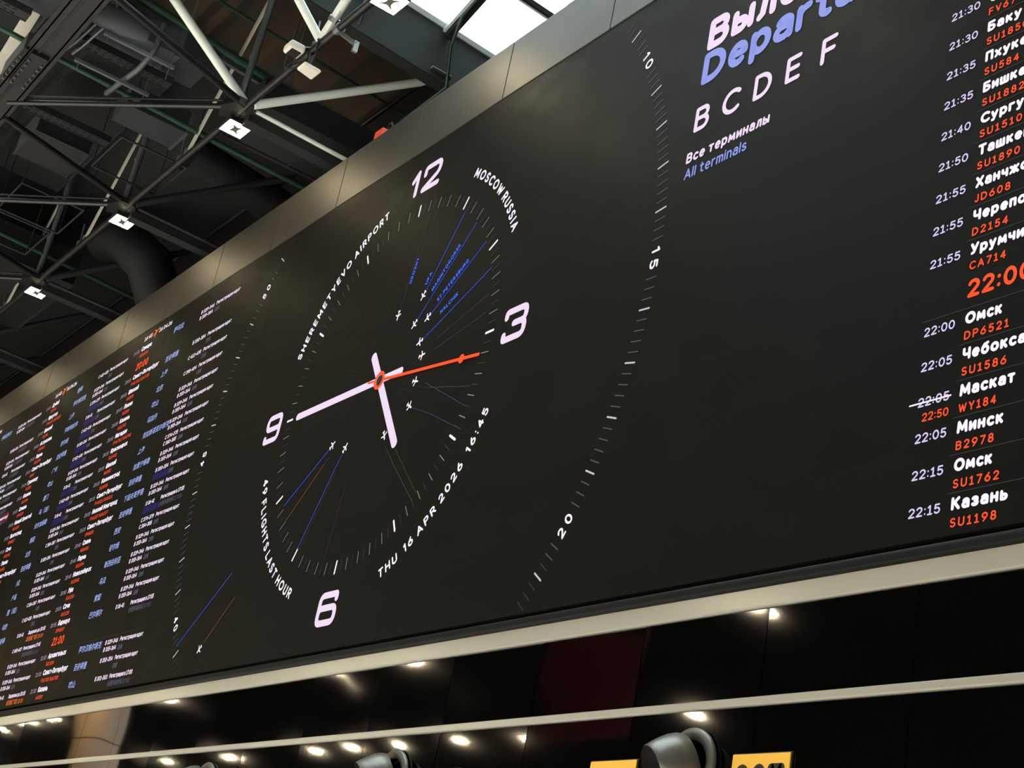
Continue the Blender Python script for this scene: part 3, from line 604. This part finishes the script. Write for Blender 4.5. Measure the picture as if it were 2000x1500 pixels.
for x in (-6.25, -10.1, -13.6, -16.1, -23.0, -30.2, -32.0, -34.4): hall_lamp(x, -8.3, 2.0, .16, LAMPQ, 'small far hall lamp seen only as a spark in the upper black panels', 'far hall lamps, nearer row')
for x in (-11.5, -16.3, -18.1, -20.3, -22.2, -23.8, -28.2, -32.2): hall_lamp(x, -12.0, 2.0, .16, LAMPQ, 'small far hall lamp seen only as a spark in the lower black panels', 'far hall lamps, farther row')
for y in (-4.4, -8.0):  # unseen fill lamps, added to brighten the floor and the wall
    for k in range(8):
        t = hall_lamp(-9.3 + 2.6 * k, y, 2.2, .3, LAMPH, 'square fill downlight added behind the viewer, outside the view', 'added fill downlights behind the viewer')
        L = bpy.data.lights.new('downlight', 'SPOT'); L.energy = SPOT_W; L.color = (1, .95, .86); L.spot_size = math.radians(88); L.spot_blend = .5; L.shadow_soft_size = .15
        lo = bpy.data.objects.new('downlight', L); COL.objects.link(lo); lo.parent = t; lo.location = (0, 0, -.03)

# ------------------------------------------------------------------ steel truss above the board
TR = empty('roof_truss', U(0, -.545, 2.1)); tag(TR, 'black and white tubular steel truss carrying the floodlights above the board', 'roof truss')
def part(name, m, fn, parent=TR): b = MB(); fn(b); return b.build(name, m, parent)
SHADEW = mat('shaded_white_paint', '1c1c1c', .6); YC = -.545; r_ = .024 * S  # white brace paint darkened: shade away from the skylight put into the colour
part('bottom_chord', BLACK, lambda b: b.tube([U(HX0 + 20, YC, 2.1), U(8, YC, 2.1)], r_, 16))
part('top_chord', BLACK, lambda b: b.tube([U(HX0 + 20, .56, 2.86), U(SX0 - .15, .56, 2.86)], r_ * .8, 12))
part('top_chord', BLACK, lambda b: b.tube([U(HX0 + 20, -1.62, 2.88), U(SX0 - .2, -1.62, 2.88)], r_ * .8, 12))
for k in range(-5, 3):
    nx = -1.655 + 1.97 * k
    top = 2.78
    if k <= 0: part('brace', WHITE if k >= 0 else SHADEW, lambda b: b.tube([U(nx + .05, YC + .03, 2.105), U(nx + .17, .5, top), U(nx + .18, .56, top + .03)], [.029 * S, .029 * S, .012 * S], 16))
    if k >= 0 and k < 2: part('brace', WHITE, lambda b: b.tube([U(nx - .01, YC - .02, 2.13), U(nx - .03, -1.6, 2.88)], .03 * S, 16))
    part('tie_rod', BLACK, lambda b: b.tube([U(nx, YC, 2.1), U(nx + .44, -1.64, 2.1)], r_ * .95, 12))
    part('tie_rod', BLACK, lambda b: b.tube([U(nx - .06, YC - .05, 2.1), U(nx - 1.32, -1.68, 2.1)], r_ * .8, 12))
    part('tie_rod', BLACK, lambda b: b.tube([U(nx - .06, YC - .05, 2.145), U(nx - 1.32, -1.68, 2.145)], r_ * .35, 8))
    part('conduit_post', GREYP, lambda b: (b.tube([U(nx - .15, YC, 2.13), U(nx - .1, YC, 3.1)], .024 * S, 14), b.tube([U(nx - .135, YC, 2.52), U(nx - .133, YC, 2.55)], .029 * S, 14)))
    part('gusset_plate', BLACK, lambda b: b.add([U(nx + dx, YC + dy, 2.1 + dz) for dz in (-.02, .02) for dx, dy in ((.05, .03), (-.02, .07), (-.17, .02), (-.22, -.09), (-.08, -.13), (.05, -.07))],
        [(5, 4, 3, 2, 1, 0), (6, 7, 8, 9, 10, 11)] + [(i, (i + 1) % 6, 6 + (i + 1) % 6, 6 + i) for i in range(6)]))
    # lateral beam to the wall with a white tube on top
    if k <= 0: part('outrigger', BLACKM, lambda b: b.bar(U(nx - .09, YC + .05, 2.07), U(nx - .09, 1.3, 2.03), .1 * S, .06 * S))
    if k <= 0: part('outrigger_tube', WHITE if k >= 0 else SHADEW, lambda b: b.tube([U(nx - .025, YC + .08, 2.115), U(nx - .03, 1.3, 2.07)], .0145 * S, 12))
    # flat diagonal strip from the next lower joint
    sx_ = nx - .975 + .03
    part('diagonal_strip', mat('weathered_white_steel', 'b0ada3', .6, noise=.15), lambda b: b.bar(U(sx_ + .02, YC, 2.15), U(sx_ + .8, YC, 3.02), .05 * S, .012 * S, (0, 1, 0)))
    part('strip_foot', GREYP, lambda b: (b.tube([U(sx_ - .03, YC, 2.11), U(sx_ - .01, YC, 2.17)], .016 * S, 8), b.tube([U(sx_ - .12, YC, 2.1), U(sx_ - .12, YC, 2.15)], .022 * S, 8), b.tube([U(sx_ - .12, YC, 2.15), U(sx_ - .15, YC, 2.32)], .006 * S, 6)))
    mx = nx + .975
    if k < 0: continue
    part('brace', WHITE, lambda b: b.tube([U(mx, YC, 2.13), U(mx, -1.4, 2.92)], .026 * S, 16))
    part('brace', WHITE, lambda b: b.tube([U(mx, YC, 2.13), U(mx + .62, YC, 2.62)], .027 * S, 16))
    part('strap_clamp', GREYP, lambda b: b.tube([U(mx + .11, YC, 2.215), U(mx + .13, YC, 2.232)], .034 * S, 14))

# box girder
GD = empty('box_girder', U(-2, -1.715, 2.1)); tag(GD, 'massive black box girder crossing the upper left corner, bolted at a splice', 'girder')
part('web', mat('brown_black_girder', '120f10', .6, noise=.15), lambda b: b.ubox((HX0 + 20, -1.79, 2.1), (8, -1.64, 2.21)), GD)
part('flange', mat('brown_black_girder', '231f21'), lambda b: (b.ubox((HX0 + 20, -1.815, 2.1), (8, -1.78, 2.115)), b.ubox((HX0 + 20, -1.65, 2.1), (8, -1.615, 2.112))), GD)
part('rib', BLACK, lambda b: b.ubox((HX0 + 20, -1.745, 2.088), (8, -1.732, 2.1)), GD)
for sx_ in (-2.35, -6.2):
    part('splice_plate', BLACK, lambda b: (b.ubox((sx_ - .32, -1.775, 2.07), (sx_ + .16, -1.665, 2.1)), b.ubox((sx_ - .32, -1.83, 2.08), (sx_ + .16, -1.8, 2.2))), GD)
    part('bolts', GREYP, lambda b: [b.tube([U(sx_ - .28 + .07 * i, y, 2.07), U(sx_ - .28 + .07 * i, y, 2.058)], .009 * S, 6) for i in range(6) for y in (-1.76, -1.68, -1.815)], GD)

# ------------------------------------------------------------------ pipes, ducts, trays
def pipe(name, label, cat, pts, r, m, group=None, n=12):
    b = MB(); b.tube([U(*p) for p in pts], r * S, n); return tag(b.build(name, m), label, cat, group)
pA = empty('sprinkler_main', U(-2.0, -.2, 2.6)); tag(pA, 'thick green pipe with a grey channel under it, ending at the orange box', 'pipe')
part('pipe', GREEN, lambda b: b.tube([U(-1.80, -2.9, 2.69), U(-2.125, .56, 2.58)], .026 * S, 14), pA)
part('support_channel', GALV, lambda b: b.bar(U(-1.84, -2.9, 2.655), U(-2.165, .56, 2.545), .03 * S, .035 * S), pA)
part('pipe_clamp', GREYP, lambda b: [b.tube([U(-1.80 - .094 * t, -2.9 + t, 2.69 - .032 * t), U(-1.803 - .094 * t, -2.87 + t, 2.69 - .032 * t)], .031 * S, 12) for t in (1.1, 2.0, 2.9)], pA)
part('drop_pipe', GREYP, lambda b: [b.tube([U(-1.99, -.25 + .06 * i, 2.62), U(-1.98, -.27 + .06 * i, 2.75), U(-1.96, -.26 + .06 * i, 3.1)], .008 * S, 6) for i in (0, 1)], pA)
pipe('green_pipe', 'slender green pipe crossing under the floodlight to the wall top', 'pipe', [(-2.37, -2.9, 2.27), (-2.49, -.448, 2.25), (-2.535, .6, 2.24)], .0185, GREEN)
pipe('green_pipe', 'dark thin green pipe across the brown ceiling boards', 'pipe', [(-1.95, -2.2, 3.0), (-2.15, .6, 2.95), (-2.2, 1.2, 2.93)], .011, GREEN)
pipe('green_pipe', 'green pipe bent up the kerb and along the skylight rafter', 'pipe', [(-2.7, .56, 2.58), (-1.18, .55, 2.63), (-1.175, .51, 2.93), (-.95, .435, 3.02), (.6, .435, 3.55)], .0125, GREEN)
pipe('green_pipe', 'dim green pipe far down the ceiling by the last floodlight', 'pipe', [(-5.65, -1.55, 2.4), (-5.82, .5, 2.36)], .018, GREEN)
pipe('green_pipe', 'short green pipe stub rising behind the wall top', 'pipe', [(-2.25, .32, 2.0), (-2.25, .32, 2.35), (-2.25, .45, 2.42), (-2.2, 1.0, 2.42)], .018, GREEN)
gd = empty('galvanised_duct', U(-2.2, -1.2, 2.4)); tag(gd, 'grey galvanised air duct with a flexible hose, behind the black tube', 'duct')
part('duct_body', GALV, lambda b: b.ubox((-2.32, -2.4, 2.42), (-2.0, -.95, 2.63)), gd)
part('duct_flange', GALV, lambda b: (b.ubox((-2.345, -.985, 2.4), (-1.98, -.95, 2.65)), b.ubox((-2.345, -1.5, 2.4), (-1.98, -1.475, 2.65))), gd)
part('duct_end', mat('dark_galvanised', '2a3032', .5, metal=.4, noise=.2), lambda b: b.ubox((-2.3, -.95, 2.42), (-1.99, -.74, 2.6)), gd)
part('flexible_hose', mat('grey_hose', '363c3f', .6), lambda b: (b.tube([U(-1.95, -1.55, 2.4), U(-1.93, -1.36, 2.4), U(-1.92, -1.2, 2.39)], [.07 * S, .085 * S, .05 * S], 18)), gd)
part('conduit_loop', GREYP, lambda b: [b.tube([U(-1.9, -1.42 + .05 * i, 2.42), U(-1.9 + .02, -1.46 + .05 * i, 2.5), U(-1.93, -1.52 + .05 * i, 2.5), U(-1.97, -1.55 + .05 * i, 2.36), U(-2.2, -1.6 + .05 * i, 2.28), U(-2.32, -1.62 + .05 * i, 2.27)], .011 * S, 8) for i in (0, 1, 2)], gd)
d2 = empty('galvanised_duct', U(-2.9, -.7, 2.35)); tag(d2, 'dull grey air duct length under the green pipe, left of the joint floodlight', 'duct')
part('duct_body', mat('dull_galvanised', '2b3133', .5, metal=.4, noise=.35, nscale=2), lambda b: b.ubox((-3.02, -1.0, 2.34), (-2.72, -.55, 2.5)), d2)
part('duct_flange', GALV, lambda b: b.ubox((-3.03, -.56, 2.33), (-2.71, -.54, 2.51)), d2)
bd = empty('black_duct', U(-2.2, 0, 2.3)); tag(bd, 'wide flat black duct below the lamp joint running over the wall', 'duct')
part('duct_body', mat('slate_duct', '0f1214', .55, noise=.12), lambda b: b.ubox((-2.44, -.4, 2.3), (-1.86, 2.2, 2.5)), bd)
part('duct_seam', BLACKM, lambda b: (b.ubox((-2.45, .1, 2.292), (-1.85, .115, 2.3)), b.ubox((-2.46, -.4, 2.29), (-2.43, 2.2, 2.3))), bd)
for i, (x, y0, y1, z, lab) in enumerate(((-2.22, -2.5, -1.86, 2.3, 'perforated black cable tray left of the box girder'), (-2.2, -1.6, -.9, 2.3, 'perforated black cable tray just right of the box girder'), (-3.3, -1.58, -.9, 2.3, 'perforated dark cable tray under the black tie rods'))):
    t = empty('cable_tray', U(x, (y0 + y1) / 2, z)); tag(t, lab, 'cable tray')
    part('tray_bed', mat('tray_grey', '1c1d1f', .5, metal=.3), lambda b: b.ubox((x - .05, y0, z), (x + .05, y1, z + .006)), t)
    part('tray_side', mat('tray_grey', '2e3033'), lambda b: (b.ubox((x - .054, y0, z - .004), (x - .046, y1, z + .045)), b.ubox((x + .046, y0, z - .004), (x + .054, y1, z + .045))), t)
    part('slots', HOLE, lambda b: [b.ubox((x + dx - .006, y0 + .03 + .05 * j, z - .003), (x + dx + .006, y0 + .055 + .05 * j, z)) for dx in (-.025, .025) for j in range(int((y1 - y0) / .05) - 1)], t)
for x, y0, y1, z, lab in ((-1.965, -1.45, -.97, 2.3, 'pale grey hanger rail between the tray and the black tube'), (-2.245, -1.51, -1.0, 2.2, 'dim grey hanger rail above the long black tie rod')):
    t = empty('hanger_rail', U(x, (y0 + y1) / 2, z)); tag(t, lab, 'hanger rail')
    part('rail', GREYP, lambda b: b.bar(U(x, y0, z), U(x, y1, z), .022 * S, .022 * S), t)
    part('threaded_rod', GREYP, lambda b: b.tube([U(x, y0 + .03, z - .06), U(x, y0 + .03, 2.41)], .004 * S, 6), t)
    part('threaded_rod', GREYP, lambda b: b.tube([U(x, y1 - .03, z - .1), U(x, y1 - .03, 2.41)], .004 * S, 6), t)
pipe('drain_elbow', 'grey elbow of drain pipe clamped over the pale hanger rail', 'pipe', [(-1.95, -1.12, 2.55), (-1.955, -1.12, 2.38), (-1.96, -1.13, 2.31), (-2.1, -1.15, 2.25), (-2.5, -1.2, 2.22)], .02, mat('dark_drain', '3f4548', .5))
# white wide strips beyond the girder
for i, (x, lab) in enumerate(((-1.95, 'wide white slanted steel strip left of the girder at the frame corner'),)):
    b = MB(); b.bar(U(-2.0, -1.842, 2.45), U(-3.3, -1.768, 2.45), .085 * S, .02 * S); tag(b.build('steel_strip', mat('weathered_white_steel', 'a09c92')), lab, 'steel strip')
# dark ducts and fan housings in the gloom
for (lo, hi), lab in ((((-4.05, -1.35, 2.3), (-3.55, -.95, 2.5)), 'square dark panel box below the long black tie rod'), (((-5.2, -1.6, 2.3), (-4.75, -1.25, 2.5)), 'square dark panel box at the left edge under the girder'),
                      (((-5.6, -1.25, 2.9), (-2.75, -.65, 3.05)), 'large black air handling box deep under the ceiling'), (((-7.6, -1.5, 2.3), (-5.9, -.2, 2.6)), 'long black air box near the last floodlight')):
    t = empty('air_box', U(*lo)); tag(t, lab, 'air box')
    part('casing', DUCTBLK, lambda b: b.ubox(lo, hi), t)
    part('casing_edge', mat('edge_grey', '17181a', .6), lambda b: (b.ubox((lo[0], lo[1] - .008, lo[2] - .008), (hi[0], lo[1] + .008, lo[2])), b.ubox((lo[0], hi[1] - .008, lo[2] - .008), (hi[0], hi[1] + .008, lo[2])), b.ubox((hi[0] - .008, lo[1], lo[2] - .008), (hi[0] + .008, hi[1], lo[2]))), t)
pipe('round_duct', 'big round black duct curving down near the wall in the left gloom', 'duct', [(-5.75, -.1, 2.75), (-5.5, .0, 2.7), (-5.3, .2, 2.5), (-5.25, .4, 2.15)], .2, DUCTBLK, n=28)
pipe('round_duct', 'round black duct alongside the third floodlight', 'duct', [(-3.7, -.2, 2.75), (-3.75, .3, 2.72), (-3.85, 1.2, 2.66)], .15, DUCTBLK, n=28)
for x, y, lab in ((-3.4, -.62, 'thin grey rectangular hanger frame beside the dull grey duct'), (-4.75, -.9, 'thin grey rectangular hanger frame above the third floodlight'), (-5.4, -.95, 'thin grey rectangular hanger frame under the cable tray')):
    t = empty('trapeze_hanger', U(x, y, 2.3)); tag(t, lab, 'hanger')
    part('frame', mat('edge_grey', '34363a'), lambda b: [b.tube([U(x + a, y + c, 2.3), U(x + e, y + g, 2.3)], .008 * S, 6) for a, c, e, g in ((-.3, -.25, .3, -.25), (.3, -.25, .3, .25), (.3, .25, -.3, .25), (-.3, .25, -.3, -.25))], t)
    part('rod', mat('edge_grey', '34363a'), lambda b: [b.tube([U(x + a, y + c, 2.3), U(x + a, y + c, 2.86)], .004 * S, 6) for a in (-.3, .3) for c in (-.25, .25)], t)
for i, (pts, lab) in enumerate((([(-1.72, -1.0, 3.15), (-1.7, -1.0, 2.9), (-1.74, -1.02, 2.7)], 'thin grey conduit hanging between the two white braces'), ([(-1.98, -.95, 3.15), (-1.98, -.95, 2.65)], 'thin grey rod hanging left of the thick white brace'))):
    pipe('conduit', lab, 'conduit', pts, .006, GREYP)
pipe('conduit', 'grey conduit running down the charcoal kerb face', 'conduit', [(-1.195, -.19, 3.1), (-1.195, -.13, 2.85), (-1.2, -.14, 2.75), (-1.36, -.2, 2.72)], .007, GREYP)
# devices on the truss
an = empty('antenna_panel', U(-.75, -.54, 1.95)); tag(an, 'flat white antenna panel hung level below the black chord', 'antenna')
b = MB(); c0 = [(-.794, -.599, 1.95), (-.696, -.597, 1.95), (-.703, -.481, 1.95), (-.822, -.482, 1.95)]
b.add([U(*p) for p in c0] + [U(p[0], p[1], p[2] + .022) for p in c0], [(3, 2, 1, 0), (4, 5, 6, 7), (0, 1, 5, 4), (1, 2, 6, 5), (2, 3, 7, 6), (3, 0, 4, 7)]); bevel(fix_normals(b.build('casing', PLASTIC, an)), .018, 3)
part('mount_arm', BLACK, lambda b: b.tube([U(-.76, -.545, 1.972), U(-.77, YC, 2.08)], .02 * S, 8), an)
part('cable', BLACKM, lambda b: (b.tube([U(-.70, -.56, 2.15), U(-.64, -.57, 2.1), U(-.66, -.56, 2.02), U(-.72, -.54, 1.975)], .007 * S, 8), b.tube([U(-.86, -.56, 2.06), U(-.93, -.6, 2.05), U(-.92, -.62, 2.0), U(-.84, -.58, 2.0), U(-.78, -.55, 2.03)], .006 * S, 8)), an)
cm = empty('camera_housing', U(-.75, -.66, 2.04)); tag(cm, 'white box camera housing with a dark opening beside the white brace', 'camera')
part('shell', PLASTIC, lambda b: b.ubox((-.83, -.70, 2.03), (-.72, -.60, 2.085)), cm)
bevel(cm.children[0], .03, 4)
part('lens_opening', HOLE, lambda b: (b.ubox((-.805, -.68, 2.022), (-.735, -.62, 2.032))), cm)
part('mount', BLACK, lambda b: b.tube([U(-.78, -.62, 2.08), U(-.78, YC, 2.12)], .014 * S, 8), cm)
cl = empty('pipe_clamp', U(-.45, -.545, 2.1)); tag(cl, 'grey bolted clamp bracket sticking out under the black chord', 'clamp')
part('band', GREYP, lambda b: b.tube([U(-.47, YC, 2.1), U(-.42, YC, 2.1)], .03 * S, 16), cl)
part('arm', GREYP, lambda b: (b.bar(U(-.44, YC + .01, 2.08), U(-.36, YC + .09, 2.0), .03 * S, .02 * S), b.bar(U(-.36, YC + .09, 2.02), U(-.36, YC + .09, 1.95), .02 * S, .03 * S)), cl)
ob = empty('alarm_sounder', U(-.86, .08, 1.8)); tag(ob, 'small orange red alarm box on top of the wall', 'alarm box')
part('casing', ORANGE, lambda b: bool(b.ubox((-.92, .03, 1.795), (-.82, .12, 1.9))), ob); bevel(ob.children[0], .012)
part('cable_loop', BLACKM, lambda b: b.tube([U(-.84, .07, 1.9), U(-.83, .07, 1.94), U(-.8, .07, 1.94), U(-.79, .09, 1.88), U(-.78, .12, 1.8)], .007 * S, 8), ob)
kl = empty('strip_lamp', U(-1.17, .49, 2.71)); tag(kl, 'unlit short black strip lamp on the charcoal kerb face', 'lamp')
part('casing', BLACKM, lambda b: b.ubox((-1.206, .42, 2.70), (-1.175, .57, 2.722)), kl); bevel(kl.children[0], .008)
part('edge', PLASTIC, lambda b: b.ubox((-1.206, .42, 2.723), (-1.177, .57, 2.727)), kl)

# ------------------------------------------------------------------ things below the board
for cx, lab in ((2.79, 'largest grey jet nozzle beside yellow plate 307'), (.93, 'grey jet nozzle above the middle check-in desks, left of yellow plate 305'), (-.945, 'grey jet nozzle at the bottom edge, leftmost and barely in view'), (4.66, 'grey jet nozzle to the right, outside the view')):
    t = empty('air_nozzle', U(cx, .02, -2.03)); tag(t, lab, 'air nozzle', 'air nozzles under the board')
    o = U(cx, .02, -2.035); ax = Vector((-.3, -.82, -.4)).normalized(); oc = U(cx, -.012, -2.035)
    part('flange', NOZ, lambda b: b.lathe(o, (0, -1, 0), [(0, .12 * S), (.014, .12 * S), (.022, .115 * S), (.026, .106 * S), (.03, .1 * S), (.012, .08 * S)], 40), t)
    part('ball', NOZ, lambda b: b.lathe(oc, ax, [(-.03, .09 * S), (.0, .097 * S), (.04, .099 * S), (.09, .095 * S), (.14, .088 * S), (.17, .083 * S), (.176, .079 * S)], 40), t)
    part('throat', HOLE, lambda b: b.lathe(oc, ax, [(.176, .08 * S), (.1, .074 * S), (.06, .0001)], 40), t)
SQ = {'3': [[(-.4, .3), (-.4, .5), (.4, .5), (.4, 0), (-.1, 0)], [(.4, 0), (.4, -.5), (-.4, -.5), (-.4, -.3)]]}
for x0, s, lab in ((2.988, '307', 'yellow desk number plate 307 at the bottom edge'), (2.272, '306', 'yellow desk number plate 306 left of the largest nozzle'), (1.19, '305', 'yellow desk number plate barely showing at the bottom edge')):
    t = empty('desk_number_plate', U(x0, 0, -2.26)); tag(t, lab, 'number plate', 'yellow desk number plates')
    o = part('plate', YELLOW, lambda b: b.ubox((x0, .014, -2.2), (x0 + .25, .02, -2.008)), t); bevel(o, .006, 3)
    o = part('backing', INK, lambda b: b.ubox((x0 - .003, .02, -2.205), (x0 + .253, .026, -2.004)), t); bevel(o, .012, 3)
    m = MB(); text(m, s, at(x0 + .022, -2.165), .125, .22, width=.205, track=.14, y=.0132, capn=6); m.build('number', INK, t)

# ------------------------------------------------------------------ things in the hall seen only as reflections
cn = empty('column', U(-8.57, -2.0, -3.93)); tag(cn, 'beige clad column reflected in the black gloss panels at lower left', 'column')
part('shaft', COLUMN, lambda b: b.tube([U(-8.57, -2.0, -3.93), U(-8.57, -2.0, .6)], .24 * S, 36), cn)
part('joint', mat('joint_dark', '50473f', .6), lambda b: b.tube([U(-8.57, -2.0, -1.0), U(-8.57, -2.0, -.99)], .242 * S, 36), cn)
wl = empty('wall_washer', U(-8.0, -1.45, -.4)); tag(wl, 'warm wall washer lamp shining down the beige column', 'lamp')
part('casing', BLACKM, lambda b: b.ubox((-8.3, -1.55, -.35), (-7.9, -1.4, -.3)), wl)
part('diffuser', emit('washer_face', 'ffd48a', 130, True), lambda b: b.quad(U(-8.28, -1.54, -.352), U(-8.28, -1.41, -.352), U(-7.92, -1.41, -.352), U(-7.92, -1.54, -.352)), wl)
part('arm', BLACK, lambda b: b.tube([U(-8.15, -1.5, -.32), U(-8.45, -1.75, -.32)], .02 * S, 8), wl)
bn = empty('added_banner', U(-7.6, -7, .5)); tag(bn, 'plain red banner added to tint the reflections in the black gloss panels', 'banner')  # stands in for an unknown red thing, added for its reflection
part('cloth', REDB, lambda b: b.ubox((-8.5, -7.01, .3), (-6.7, -6.99, 1.7)), bn)
part('rod', BLACK, lambda b: b.tube([U(-8.55, -7, 1.71), U(-6.65, -7, 1.71)], .02 * S, 8), bn)
part('wire', BLACK, lambda b: (b.tube([U(-8.4, -7, 1.7), U(-8.4, -7, 3.5)], .006 * S, 6), b.tube([U(-6.8, -7, 1.7), U(-6.8, -7, 3.5)], .006 * S, 6)), bn)
